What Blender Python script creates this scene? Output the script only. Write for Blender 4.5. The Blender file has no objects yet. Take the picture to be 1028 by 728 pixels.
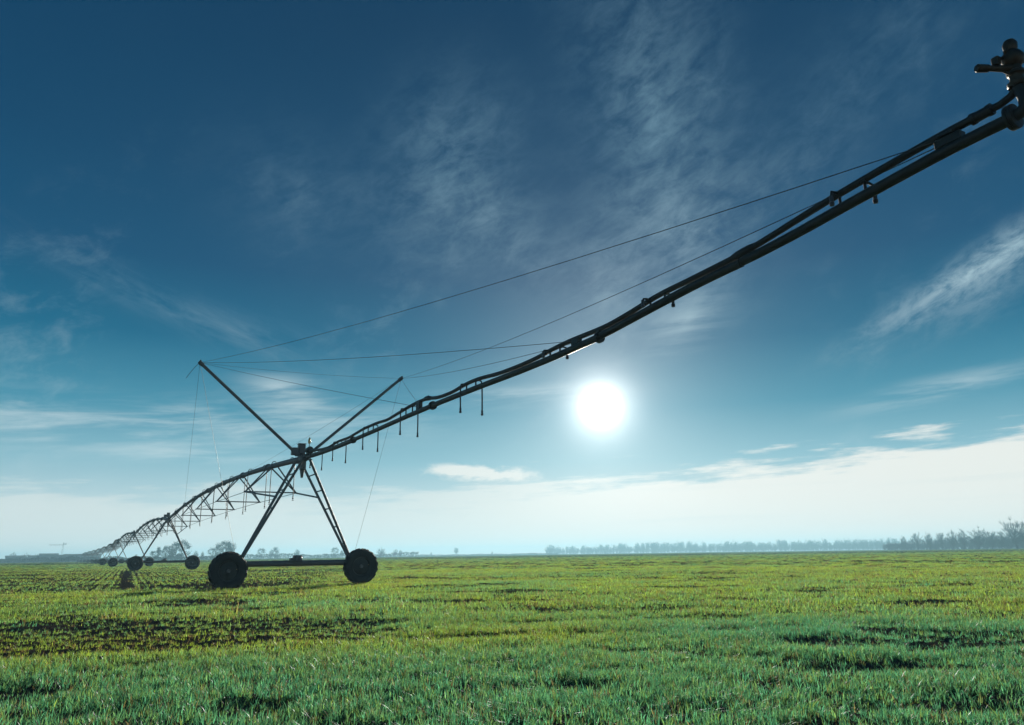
import bpy, math, random
import numpy as np
from mathutils import Vector, Matrix
random.seed(7); rng = np.random.default_rng(11)
S = bpy.context.scene
COL = S.collection
R = math.radians

# ------------------------------------------------------------------ camera
PW, PH, FPX = 1028.0, 728.0, 750.0          # photo size and focal length in photo pixels
CAM_H = 0.976
HOR_Y, HOR_SLOPE = 556.7, 0.014             # horizon row at the middle, slope
roll = math.atan(HOR_SLOPE)
pitch = math.atan((HOR_Y - PH/2)*math.cos(roll)/FPX)
FW = np.array([0, math.cos(pitch), math.sin(pitch)])
up0 = np.array([0, -math.sin(pitch), math.cos(pitch)]); r0 = np.array([1.0, 0, 0])
RT = math.cos(roll)*r0 - math.sin(roll)*up0
UP = math.sin(roll)*r0 + math.cos(roll)*up0
cam_d = bpy.data.cameras.new('camera'); cam = bpy.data.objects.new('camera', cam_d); COL.objects.link(cam)
cam.matrix_world = Matrix(((RT[0], UP[0], -FW[0], 0), (RT[1], UP[1], -FW[1], 0), (RT[2], UP[2], -FW[2], CAM_H), (0, 0, 0, 1)))
cam_d.sensor_width = 36; cam_d.lens = 36*FPX/PW; cam_d.clip_start = 0.05; cam_d.clip_end = 20000
S.camera = cam

def ray(x, y): return FW + (x-PW/2)/FPX*RT - (y-PH/2)/FPX*UP
def azel(x, y):
    d = ray(x, y); return math.degrees(math.atan2(d[0], d[1])), math.degrees(math.atan2(d[2], math.hypot(d[0], d[1])))
def ground_px(x, dist):
    """point on the ground under photo column x (on the horizon) at a plan distance"""
    d = ray(x, HOR_Y - HOR_SLOPE*(x-PW/2)); d = d[:2]/np.hypot(d[0], d[1]); return d[0]*dist, d[1]*dist

# ------------------------------------------------------------------ sun and sky
SUN_AZ, SUN_EL = azel(603, 408)
sd = Vector((math.sin(R(SUN_AZ))*math.cos(R(SUN_EL)), math.cos(R(SUN_AZ))*math.cos(R(SUN_EL)), math.sin(R(SUN_EL))))
sun_d = bpy.data.lights.new('sun', 'SUN'); sun_d.energy = 5.0; sun_d.angle = R(0.53); sun_d.color = (1.0, 0.93, 0.80)
sun = bpy.data.objects.new('sun', sun_d); COL.objects.link(sun)
sun.rotation_mode = 'QUATERNION'; sun.rotation_quaternion = (-sd).to_track_quat('-Z', 'Y')

S.view_settings.view_transform = 'Standard'; S.view_settings.look = 'None'
S.view_settings.exposure = 0.32; S.view_settings.gamma = 1.0; S.view_settings.use_curve_mapping = False

class NT:
    """small helper for node trees"""
    def __init__(s, tree): s.t = tree; s.n = tree.nodes; s.l = tree.links
    def new(s, kind, **kw):
        n = s.n.new(kind)
        for k, v in kw.items(): setattr(n, k, v)
        return n
    def put(s, v, sock):
        if isinstance(v, bpy.types.NodeSocket): s.l.new(v, sock)
        elif v is not None: sock.default_value = v
    def m(s, op, a, b=None, c=None, clamp=False):
        n = s.new('ShaderNodeMath', operation=op, use_clamp=clamp)
        for i, v in enumerate((a, b, c)): s.put(v, n.inputs[i])
        return n.outputs[0]
    def vec(s, x, y, z):
        n = s.new('ShaderNodeCombineXYZ'); s.put(x, n.inputs[0]); s.put(y, n.inputs[1]); s.put(z, n.inputs[2]); return n.outputs[0]
    def noise(s, v, scale, detail=5, rough=.55, dist=0.0):
        n = s.new('ShaderNodeTexNoise'); s.put(v, n.inputs['Vector']); n.inputs['Scale'].default_value = scale
        n.inputs['Detail'].default_value = detail; n.inputs['Roughness'].default_value = rough; n.inputs['Distortion'].default_value = dist
        return n.outputs['Fac']
    def ss(s, v, a, b, lo=0.0, hi=1.0):
        n = s.new('ShaderNodeMapRange', interpolation_type='SMOOTHSTEP'); s.put(v, n.inputs[0])
        for i, q in enumerate((a, b, lo, hi)): s.put(q, n.inputs[1+i])
        return n.outputs[0]
    def lin(s, v, a, b, lo=0.0, hi=1.0):
        n = s.new('ShaderNodeMapRange'); s.put(v, n.inputs[0])
        for i, q in enumerate((a, b, lo, hi)): s.put(q, n.inputs[1+i])
        return n.outputs[0]
    def mix(s, f, a, b, mode='MIX'):
        n = s.new('ShaderNodeMix', data_type='RGBA', blend_type=mode); s.put(f, n.inputs[0])
        s.put(a if not isinstance(a, tuple) else (*a[:3], 1), n.inputs[6]); s.put(b if not isinstance(b, tuple) else (*b[:3], 1), n.inputs[7]); return n.outputs[2]
    def ramp(s, v, stops):
        n = s.new('ShaderNodeValToRGB'); s.put(v, n.inputs[0]); e = n.color_ramp.elements
        while len(e) < len(stops): e.new(0.5)
        for i, (p, c) in enumerate(stops): e[i].position = p; e[i].color = (*c, 1)
        return n.outputs[0]

W = bpy.data.worlds.new('World'); S.world = W; W.use_nodes = True
w = NT(W.node_tree); w.n.clear()
tc = w.new('ShaderNodeTexCoord').outputs['Generated']
sep = w.new('ShaderNodeSeparateXYZ'); w.put(tc, sep.inputs[0])
dx, dy, dz = sep.outputs
EL = w.m('MULTIPLY', w.m('ARCSINE', dz), 180/math.pi)
AZ = w.m('MULTIPLY', w.m('ARCTAN2', dx, dy), 180/math.pi)
sky = w.new('ShaderNodeTexSky', sky_type='NISHITA'); sky.sun_disc = False
sky.sun_elevation = R(SUN_EL); sky.sun_rotation = R(SUN_AZ); sky.dust_density = 1.0; sky.air_density = 1.0; sky.ozone_density = 2.0
SKY_STRENGTH = 0.10
# deep polarised teal of a clear winter sky, over the physical sky
clear = w.ramp(w.m('DIVIDE', EL, 48.0, clamp=True), [
    (0.00, (.66, .78, .80)), (0.07, (.52, .68, .72)), (0.14, (.23, .47, .57)), (0.22, (.050, .262, .385)), (0.32, (.0, .122, .236)),
    (0.43, (.0, .070, .168)), (0.58, (.0, .052, .133)), (0.80, (.0, .038, .103)), (1.0, (.0, .032, .090))])
nish = w.mix(1.0, sky.outputs[0], (SKY_STRENGTH*.75, SKY_STRENGTH*1.0, SKY_STRENGTH*1.15), 'MULTIPLY')
base = w.mix(0.02, clear, nish)
# ---- clouds: streaks of cirrus in the directions in which they stand, and a pale bank along the horizon
kaz = w.m('MULTIPLY', AZ, w.m('COSINE', w.m('MULTIPLY', EL, math.pi/180)))
P2 = w.vec(AZ, EL, 0.0)
def blob(x, y, rx, ry, rot=0.0, soft=1.0):
    """soft ellipse in the sky round the direction of a photo pixel; rx, ry in photo pixels"""
    a0, e0 = azel(x, y); k = math.degrees(1/FPX)*math.cos(R(e0))*0.97*2.3/math.sqrt(soft)
    mp = w.new('ShaderNodeMapping', vector_type='TEXTURE'); w.put(P2, mp.inputs[0]); mp.inputs[1].default_value = (a0, e0, 0); mp.inputs[2].default_value = (0, 0, R(rot)); mp.inputs[3].default_value = (rx*k/math.cos(R(e0)), ry*k, 1)
    gr = w.new('ShaderNodeTexGradient', gradient_type='QUADRATIC_SPHERE'); w.put(mp.outputs[0], gr.inputs[0]); return gr.outputs['Fac']
def streak(su, sv, rot, scale, detail=7, rough=.62, dist=0.0, off=0.0):
    c, s_ = math.cos(R(rot)), math.sin(R(rot))
    p = w.m('ADD', w.m('MULTIPLY', AZ, c), w.m('MULTIPLY', EL, s_)); q = w.m('SUBTRACT', w.m('MULTIPLY', EL, c), w.m('MULTIPLY', AZ, s_))
    return w.noise(w.vec(w.m('MULTIPLY', p, su), w.m('MULTIPLY', q, sv), off), scale, detail, rough, dist)
def total(*v):
    r = v[0]
    for q in v[1:]: r = w.m('ADD', r, q)
    return r
def times(a, k): return w.m('MULTIPLY', a, k)
# high mottled cirrus
n_fine = streak(.22, .36, 18, 1.7, 6, .63, .35, 3.1)
n_big = streak(.05, .10, 60, 1.0, 3, .55, 0, 8.3)
n_rip = streak(.5, 1.5, 24, 1.2, 2, .6, .6, 1.7)
m_high = total(times(blob(452, 165, 62, 80, -25), .95), times(blob(655, 110, 70, 150, 6), 1.0), times(blob(690, 240, 60, 60), .55), times(blob(520, 240, 60, 40, -30), .5),
               times(blob(300, 190, 70, 50, -12), .35), times(blob(870, 70, 110, 50, 25), .35), times(blob(800, 170, 60, 30, 25), .35), times(blob(610, 290, 40, 60), .35))
c_high = times(w.m('MULTIPLY', m_high, w.ss(total(times(n_fine, .75), times(n_big, .3), times(n_rip, .22)), .40, .92)), .62)
# stretched streaks lower down
n_st = streak(.09, .75, 4, 1.0, 5, .6, .3, 5.0)
n_st2 = streak(.24, .55, 25, 1.5, 6, .66, .3, 9.0)
m_low = total(times(blob(150, 428, 170, 20, 2), .95), times(blob(195, 458, 60, 5, -1), .55), times(blob(285, 392, 30, 13, -8), .9), times(blob(20, 404, 40, 5), .6),
              times(blob(515, 398, 80, 9, 2), .65), times(blob(690, 322, 36, 24, 25), .6), times(blob(945, 390, 60, 9, 8), .75), times(blob(330, 415, 90, 22), .3))
c_low = times(w.m('MULTIPLY', m_low, w.ss(n_st, .36, .68)), .80)
m_diag = total(times(blob(965, 279, 85, 13, 25), 1.1), times(blob(1015, 252, 45, 16, 25), .7), times(blob(985, 305, 50, 14, 22), .35))
c_diag = times(w.m('MULTIPLY', m_diag, w.ss(n_st2, .30, .72)), .62)
n_st3 = streak(.14, .6, -20, 1.4, 5, .62, .3, 2.0)
m_dl = total(times(blob(165, 305, 115, 14, -19), .8), times(blob(255, 335, 55, 16, -12), .5), times(blob(443, 297, 7, 14, -20), .5))
c_dl = times(w.m('MULTIPLY', m_dl, w.ss(n_st3, .36, .76)), .20)
# bank along the horizon, its uneven upper edge higher to the right
n_edge = streak(.13, .95, 2, 1.0, 5, .62, 0, 4.0)
edge = total(w.lin(AZ, -12, 34, 4.6, 7.4), w.lin(n_edge, .3, .7, -1.5, 1.5))
bank = w.ss(w.m('SUBTRACT', edge, EL), -.5, 1.3)
bank = w.m('MULTIPLY', bank, w.ss(AZ, -14, 14, .42, .95))
bank = w.m('MULTIPLY', bank, w.ss(streak(.03, .9, 1, 1.0, 4, .55, 0, 7.0), .15, .5, .72, 1.0))
n_puff = streak(.35, .9, 0, 1.2, 5, .6, 0, 12.0)
c_puff = times(w.ss(w.m('MULTIPLY', blob(484, 475, 62, 9, -3, .9), w.lin(n_puff, .3, .6, .45, 1.25)), .25, .62), .80)
# thin cirrus over the rest of the sky, out of frame too
c_all = times(w.m('MULTIPLY', w.ss(n_big, .50, .75), w.ss(n_fine, .45, .8)), .16)
alpha = total(c_high, c_low, c_diag, c_dl, c_all)
alpha = w.m('MINIMUM', alpha, .9)
cloud_c = w.ramp(w.m('DIVIDE', EL, 48.0, clamp=True), [(0, (.82, .88, .87)), (.18, (.80, .87, .87)), (.38, (.46, .64, .71)), (.6, (.20, .36, .46)), (1, (.14, .27, .37))])
skyc = w.mix(alpha, base, cloud_c)
skyc = w.mix(w.m('MAXIMUM', bank, c_puff), skyc, (.88, .885, .83))
# ---- the sun's disc, burnt out, in its aureole
dot = w.new('ShaderNodeVectorMath', operation='DOT_PRODUCT'); w.put(tc, dot.inputs[0]); dot.inputs[1].default_value = sd
ANG = w.m('MULTIPLY', w.m('ARCCOSINE', w.m('MINIMUM', dot.outputs['Value'], 1.0)), 180/math.pi)
disc = times(w.m('EXPONENT', w.m('MULTIPLY', w.m('POWER', w.m('DIVIDE', ANG, .85), 2.0), -1.0)), 7.0)
aur = total(times(w.m('EXPONENT', w.m('MULTIPLY', w.m('POWER', w.m('DIVIDE', ANG, 2.1), 2.0), -1.0)), .95),
            times(w.m('EXPONENT', w.m('MULTIPLY', w.m('DIVIDE', ANG, 4.2), -1.0)), .55), times(w.m('EXPONENT', w.m('MULTIPLY', w.m('DIVIDE', ANG, 10.0), -1.0)), .035))
glow = w.mix(1.0, (1.0, .985, .93), w.vec(*[w.m('ADD', disc, aur)]*3), 'MULTIPLY')
final = w.mix(1.0, skyc, glow, 'ADD')
bg = w.new('ShaderNodeBackground'); w.put(final, bg.inputs[0]); bg.inputs[1].default_value = 0.80
w.l.new(bg.outputs[0], w.new('ShaderNodeOutputWorld').inputs[0])
try:
    S.cycles.volume_bounces = 0; S.cycles.max_bounces = 6; S.cycles.diffuse_bounces = 3; S.cycles.glossy_bounces = 2
    W.cycles.sampling_method = 'MANUAL'; W.cycles.sample_map_resolution = 256
except Exception: pass

# ------------------------------------------------------------------ helpers
class MB:
    """collects shapes; build() links them as one mesh object"""
    def __init__(s): s.v = []; s.f = []; s.mi = []; s.cur = 0
    def add(s, v, f):
        o = len(s.v); s.v += [tuple(map(float, q)) for q in v]; s.f += [tuple(i+o for i in q) for q in f]; s.mi += [s.cur]*len(f); return s
    def poly(s, pts, r, n=8, cap=True):
        """tube along a polyline; r a number or one per point"""
        P = [np.array(p, float) for p in pts]; rr = [r]*len(P) if np.isscalar(r) else list(r)
        V = []; ref = None
        for i, p in enumerate(P):
            d = (P[min(i+1, len(P)-1)] - P[max(i-1, 0)]); d = d/(np.linalg.norm(d)+1e-12)
            if ref is None: ref = np.array([0, 0, 1.0]) if abs(d[2]) < .9 else np.array([1.0, 0, 0])
            a = np.cross(d, ref); a /= np.linalg.norm(a)+1e-12; b = np.cross(a, d); ref = b
            for k in range(n):
                q = 2*math.pi*(k+.5)/n; V.append(p + rr[i]*(math.cos(q)*a + math.sin(q)*b))
        F = []
        for i in range(len(P)-1):
            for k in range(n):
                k2 = (k+1) % n; F.append((i*n+k, i*n+k2, (i+1)*n+k2, (i+1)*n+k))
        if cap: F.append(tuple(reversed(range(n)))); F.append(tuple((len(P)-1)*n+k for k in range(n)))
        return s.add(V, F)
    def box(s, c, d, rot=None, bev=0.0):
        hx, hy, hz = d[0]/2, d[1]/2, d[2]/2
        if bev <= 0:
            V = [(x*hx, y*hy, z*hz) for x in(-1, 1) for y in(-1, 1) for z in(-1, 1)]
            F = [(0, 1, 3, 2), (4, 6, 7, 5), (0, 4, 5, 1), (2, 3, 7, 6), (0, 2, 6, 4), (1, 5, 7, 3)]
        else:
            V = []; F = []; b = bev
            ring = [(hx-b, hy), (-hx+b, hy), (-hx, hy-b), (-hx, -hy+b), (-hx+b, -hy), (hx-b, -hy), (hx, -hy+b), (hx, hy-b)]
            inn = [(x*(1-b/hx), y*(1-b/hy)) for x, y in ring]
            for z, rg in ((-hz, inn), (-hz+b, ring), (hz-b, ring), (hz, inn)): V += [(x, y, z) for x, y in rg]
            for i in range(3):
                for k in range(8): k2 = (k+1) % 8; F.append((i*8+k, i*8+k2, (i+1)*8+k2, (i+1)*8+k))
            F.append(tuple(reversed(range(8)))); F.append(tuple(24+k for k in range(8)))
        M = Matrix.Identity(3) if rot is None else rot
        return s.add([tuple(M @ Vector(q) + Vector(c)) for q in V], F)
    def lathe(s, prof, c=(0, 0, 0), axis='y', n=24, closed=False):
        """prof: list of (radius, offset along axis)"""
        V = []; F = []; m = len(prof)
        for k in range(n):
            q = 2*math.pi*k/n; co, si = math.cos(q), math.sin(q)
            for r, h in prof:
                p = {'y': (r*co, h, r*si), 'z': (r*co, -r*si, h), 'x': (h, r*co, -r*si)}[axis]
                V.append((p[0]+c[0], p[1]+c[1], p[2]+c[2]))
        for k in range(n):
            k2 = (k+1) % n
            for i in range(m if closed else m-1):
                j = (i+1) % m; F.append((k*m+i, k2*m+i, k2*m+j, k*m+j))
        return s.add(V, F)
    def merge(s, o, mi):
        off = len(s.v); s.v += o.v; s.f += [tuple(i+off for i in q) for q in o.f]; s.mi += [mi]*len(o.f)
    def mesh(s, name, mats, smooth=True, ang=35):
        me = bpy.data.meshes.new(name); me.from_pydata(s.v, [], s.f); 
        for m_ in (mats if isinstance(mats, (list, tuple)) else [mats]): me.materials.append(m_)
        me.polygons.foreach_set('material_index', s.mi)
        if smooth:
            me.polygons.foreach_set('use_smooth', [True]*len(s.f)); me.set_sharp_from_angle(angle=R(ang))
        me.update(); return me
def obj(name, me, parent=None, loc=None, rotz=None):
    o = bpy.data.objects.new(name, me); COL.objects.link(o)
    if parent is not None: o.parent = parent
    if loc is not None: o.location = loc
    if rotz is not None: o.rotation_euler = (0, 0, rotz)
    return o
def tag(o, label=None, cat=None, group=None, kind=None):
    for k, v in (('label', label), ('category', cat), ('group', group), ('kind', kind)):
        if v: o[k] = v
    return o

# ------------------------------------------------------------------ materials
def material(name):
    m = bpy.data.materials.new(name); m.use_nodes = True; t = NT(m.node_tree); t.n.clear()
    out = t.new('ShaderNodeOutputMaterial'); return m, t, out
def simple(name, col, rough=.5, metal=0.0, var=.25, scale=6.0, bump=0.0, dirt=None):
    m, t, out = material(name); b = t.new('ShaderNodeBsdfPrincipled')
    co = t.new('ShaderNodeTexCoord').outputs['Object']
    n1 = t.noise(co, scale, 6, .6); n2 = t.noise(co, scale*5.3, 4, .6)
    c = t.mix(n1, tuple(q*(1-var) for q in col), tuple(min(1, q*(1+var)) for q in col))
    if dirt: c = t.mix(t.ss(n2, .52, .72, 0, .7), c, dirt)
    t.put(c, b.inputs['Base Color']); b.inputs['Metallic'].default_value = metal
    t.put(t.lin(n2, .3, .7, max(0, rough-.12), min(1, rough+.12)), b.inputs['Roughness'])
    if bump:
        bp = t.new('ShaderNodeBump'); bp.inputs['Strength'].default_value = bump; bp.inputs['Distance'].default_value = .01
        t.put(n2, bp.inputs['Height']); t.l.new(bp.outputs[0], b.inputs['Normal'])
    t.l.new(b.outputs[0], out.inputs[0]); return m
M_STEEL = simple('galvanised_steel', (.165, .18, .185), .62, .4, .22, 3.0, .15, (.11, .10, .09))
M_BEAM = simple('weathered_beam_steel', (.15, .155, .155), .55, .4, .25, 4.0, .2, (.10, .075, .05))
M_RUBBER = simple('tyre_rubber', (.022, .022, .022), .8, 0, .3, 8.0, .3, (.075, .06, .042))
M_RIM = simple('rim_paint', (.045, .045, .043), .55, .3, .25, 7.0, .1, (.07, .055, .04))
M_HOSE = simple('black_hose', (.020, .020, .020), .5, 0, .3, 5.0, .1, (.05, .046, .04))
M_BOOM = simple('dark_boom_pipe', (.045, .047, .046), .5, .5, .25, 4.0, .15, (.06, .05, .04))
M_CABLE = simple('steel_cable', (.10, .10, .10), .5, .7, .2, 30.0)
M_BOX = simple('grey_enclosure', (.13, .135, .14), .5, .1, .15, 6.0)
M_GUN = simple('dark_bronze_casting', (.060, .045, .030), .45, .6, .35, 14.0, .2)
M_AMBER = simple('amber_lens', (.75, .55, .22), .25, 0, .1, 8.0)
M_NOZ = simple('nozzle_plastic', (.06, .06, .07), .4, 0, .2, 20.0)
M_SHED = simple('shed_cladding', (.22, .24, .25), .7, .1, .15, .3)
M_ROOF = simple('shed_roof_sheet', (.16, .165, .17), .6, .2, .15, .3)
M_DARKGLASS = simple('dark_opening', (.04, .045, .05), .3, 0, .1, 1)

# ------------------------------------------------------------------ ground
def vnoise(x, y, seed, oct=4, per=.5):
    """value noise, numpy"""
    def h(i, j, k):
        q = np.sin(i*127.1 + j*311.7 + (seed+k)*74.7)*43758.5453; return q - np.floor(q)
    tot = 0; amp = 1; s = 0
    for o in range(oct):
        xi, yi = np.floor(x), np.floor(y); fx, fy = x-xi, y-yi; fx = fx*fx*(3-2*fx); fy = fy*fy*(3-2*fy)
        v = (h(xi, yi, o)*(1-fx)+h(xi+1, yi, o)*fx)*(1-fy) + (h(xi, yi+1, o)*(1-fx)+h(xi+1, yi+1, o)*fx)*fy
        tot = tot + amp*v; s += amp; amp *= per; x = x*2.03+17; y = y*2.03+9
    return tot/s
def sstep(v, a, b): t = np.clip((v-a)/(b-a), 0, 1); return t*t*(3-2*t)
TH = .517; TX, TY = -8.03, 28.44                 # end tower: heading of the line and its foot
A_ = np.array([-math.sin(TH), math.cos(TH)]); B_ = np.array([math.cos(TH), math.sin(TH)])
SPAN = 48.93; PIPE_Z = 4.61; WBH = 2.40
def bare_mask(x, y):
    """0..1: trodden or bare soil where the crop is thin"""
    n = vnoise(x*.55, y*.55, 3, 4)-.5; n2 = vnoise(x*1.7, y*1.7, 8, 3)-.5
    g = lambda d, wd: np.exp(-(d/wd)**2)
    # muddy double track across the left foreground, dying out to the right
    yc = 11.75 - .02*(x+5) + n*1.0; yc2 = 9.25 + .10*(x+5) + n*1.3
    m = g(y-yc, .80)*sstep(-x, 1.6, 3.4)*1.25 + g(y-yc2, .95)*sstep(-x, 1.8, 4.0)*1.25
    m = m + g(y-10.5, 1.0)*sstep(-x, 3.0, 5.5)*.45
    m = m + g(y-(11.2+.12*x+n), .45)*sstep(-x, -3, 2)*.35
    m = m + .75*g(y-(17.2+n*2+.03*x), .5)*sstep(-x, 6.0, 9.0)
    # wheel track of the end tower
    for off in (0.0,):
        dl = (x-TX)*A_[0] + (y-TY)*A_[1]; m = m + .8*g(dl-off, .30)*sstep(x, -26, -14)*sstep(-x, -12, 4)
    # bare strip between drill rows, running to the second tower
    e = np.array([-.448, .894]); px, py = x+13.25, y-26.4
    al = px*e[0]+py*e[1]; la = px*e[1]-py*e[0]
    m = m + 1.2*g(la, .20)*sstep(al, -.6, .6)*sstep(-al, -47, -42)
    # scattered thin patches
    m = m + .85*sstep(vnoise(x*.42+4, y*.60, 21, 4), .60, .72)*sstep(y, 3, 8) + .55*sstep(vnoise(x*1.1, y*1.3, 33, 3), .64, .76)
    for cx, cy, rx, ry, k in ((3.25, 6.9, 1.1, .42, .6), (.3, 6.05, .45, .22, .9), (2.6, 5.1, 1.0, .25, .8), (-.95, 9.8, 1.6, .30, .75), (6.2, 10.6, 1.7, .3, .4), (1.9, 13.8, 2.2, .45, .6), (6.5, 8.0, 1.0, .35, .45)):
        m = m + k*np.exp(-((x-cx)/rx)**2 - ((y-cy)/ry)**2)*(1+n2*1.6)
    return np.clip(m*(1+n2*.9), 0, 1)
def ground_z(x, y):
    d = np.hypot(x, y)
    near = 1-sstep(d, 60, 140)
    z = (vnoise(x*.09, y*.09, 5, 3)-.5)*.16*near*sstep(d, 4, 16)
    z = z + ((vnoise(x*1.3, y*1.3, 6, 3)-.5)*.05 + (vnoise(x*6.0, y*6.0, 7, 3)-.5)*.028)*(1-sstep(d, 20, 50))
    z = z - bare_mask(x, y)*(.035 + .08*(vnoise(x*4.5, y*4.5, 14, 3)-.5) + .05*(vnoise(x*10, y*10, 15, 2)-.5))*(1-sstep(d, 50, 90))
    for sx, dz in ((-1, -.10), (1, -.03)):
        z = z*(1-np.exp(-((x-TX-B_[0]*WBH*sx)**2+(y-TY-B_[1]*WBH*sx)**2)/1.4)) + dz*np.exp(-((x-TX-B_[0]*WBH*sx)**2+(y-TY-B_[1]*WBH*sx)**2)/6.0)
    return z
def axis_pts(lo, hi, step, far, grow=1.12):
    p = list(np.arange(lo, hi+1e-6, step)); s = step
    q = hi
    while q < far: s *= grow; q += s; p.append(min(q, far))
    s = step; q = lo; l = []
    while q > -far: s *= grow; q -= s; l.append(max(q, -far))
    return np.array(l[::-1]+p)
FAR = 2600.0
gx = axis_pts(-16, 16, .085, FAR); gy = axis_pts(2.5, 24, .085, FAR)
X, Y = np.meshgrid(gx, gy); Z = ground_z(X, Y)
# the ground meets the wheels of the end tower
nx, ny = len(gx), len(gy)
def grid_mesh(name, X, Y, Z, mat):
    ny, nx = X.shape; me = bpy.data.meshes.new(name); n = nx*ny
    co = np.stack([X, Y, Z], -1).reshape(-1, 3).astype(np.float32)
    i = np.arange(ny-1)[:, None]*nx + np.arange(nx-1)[None]; q = np.stack([i, i+1, i+nx+1, i+nx], -1).reshape(-1)
    me.vertices.add(n); me.vertices.foreach_set('co', co.ravel())
    m = (nx-1)*(ny-1); me.loops.add(m*4); me.loops.foreach_set('vertex_index', q.astype(np.int32))
    me.polygons.add(m); me.polygons.foreach_set('loop_start', np.arange(0, m*4, 4, dtype=np.int32)); me.polygons.foreach_set('loop_total', np.full(m, 4, np.int32))
    me.polygons.foreach_set('use_smooth', np.ones(m, bool)); me.update(calc_edges=True); me.materials.append(mat); return me
m, t, out = material('field_soil')
geo = t.new('ShaderNodeNewGeometry').outputs['Position']
b = t.new('ShaderNodeBsdfDiffuse'); b.inputs['Roughness'].default_value = .6
n1 = t.noise(geo, 1.4, 7, .6); n2 = t.noise(geo, 14, 6, .65); n3 = t.noise(geo, .05, 5, .6)
soil = t.mix(n1, (.050, .043, .036), (.110, .090, .070)); soil = t.mix(t.ss(n2, .5, .75, 0, .5), soil, (.14, .115, .085))
crop = t.mix(t.noise(geo, .35, 6, .6), (.050, .095, .018), (.12, .15, .030)); crop = t.mix(t.ss(n3, .45, .65, 0, .6), crop, (.13, .13, .035))
ln = t.new('ShaderNodeVectorMath', operation='LENGTH'); t.put(geo, ln.inputs[0])
t.put(t.mix(t.ss(ln.outputs['Value'], 40, 220), soil, crop), b.inputs['Color'])
bp = t.new('ShaderNodeBump'); bp.inputs['Strength'].default_value = .8; bp.inputs['Distance'].default_value = .03
t.put(t.m('ADD', n2, t.m('MULTIPLY', t.noise(geo, 45, 4, .6), .5)), bp.inputs['Height']); t.l.new(bp.outputs[0], b.inputs['Normal'])
t.l.new(b.outputs[0], out.inputs[0]); M_SOIL = m
ground = tag(obj('ground', grid_mesh('ground', X, Y, Z, M_SOIL)), kind='structure')

# ------------------------------------------------------------------ winter wheat: plants scattered by geometry nodes on a cloud of points
m, t, out = material('wheat_leaf')
at = t.new('ShaderNodeAttribute', attribute_type='INSTANCER', attribute_name='tint'); hue = at.outputs['Fac']
uv = t.new('ShaderNodeAttribute', attribute_type='GEOMETRY', attribute_name='tip'); tip = uv.outputs['Fac']
rnd = t.new('ShaderNodeObjectInfo').outputs['Random']
c_leaf = t.mix(hue, (.032, .104, .066), (.085, .135, .026))
c_leaf = t.mix(t.m('MULTIPLY', t.ss(tip, .45, 1.0), t.m('MULTIPLY', t.ss(rnd, .35, .95), t.lin(hue, 0, 1, .25, 1.0))), c_leaf, (.26, .18, .055))
c_tr = t.mix(hue, (.13, .49, .235), (.48, .66, .06))
c_tr = t.mix(t.m('MULTIPLY', t.ss(tip, .5, 1.0), t.m('MULTIPLY', t.ss(rnd, .45, 1.0), t.lin(hue, 0, 1, .3, 1.0))), c_tr, (.50, .36, .08))
dead = t.m('MULTIPLY', t.ss(t.m('ADD', rnd, t.m('MULTIPLY', t.ss(hue, .55, 1.0), .26)), .88, .96), .85)
c_leaf = t.mix(dead, c_leaf, (.15, .105, .05)); c_tr = t.mix(dead, c_tr, (.38, .25, .10))
va = t.new('ShaderNodeAttribute', attribute_type='GEOMETRY', attribute_name='vary').outputs['Fac']; vk = t.lin(t.m('POWER', va, 1.6), 0, 1, .55, 1.75)
c_leaf = t.mix(1.0, c_leaf, t.vec(vk, vk, vk), 'MULTIPLY'); c_tr = t.mix(1.0, c_tr, t.vec(vk, vk, vk), 'MULTIPLY')
dif = t.new('ShaderNodeBsdfDiffuse'); t.put(c_leaf, dif.inputs[0])
tr = t.new('ShaderNodeBsdfTranslucent'); t.put(c_tr, tr.inputs[0])
gl = t.new('ShaderNodeBsdfGlossy'); gl.inputs['Roughness'].default_value = .36; gl.inputs[0].default_value = (.9, .95, 1, 1)
mx = t.new('ShaderNodeMixShader'); mx.inputs[0].default_value = .62; t.l.new(dif.outputs[0], mx.inputs[1]); t.l.new(tr.outputs[0], mx.inputs[2])
mx2 = t.new('ShaderNodeMixShader'); fr = t.new('ShaderNodeFresnel'); fr.inputs[0].default_value = 1.38
t.put(t.m('MULTIPLY', fr.outputs[0], .038), mx2.inputs[0]); t.l.new(mx.outputs[0], mx2.inputs[1]); t.l.new(gl.outputs[0], mx2.inputs[2])
t.l.new(mx2.outputs[0], out.inputs[0]); M_LEAF = m
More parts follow.
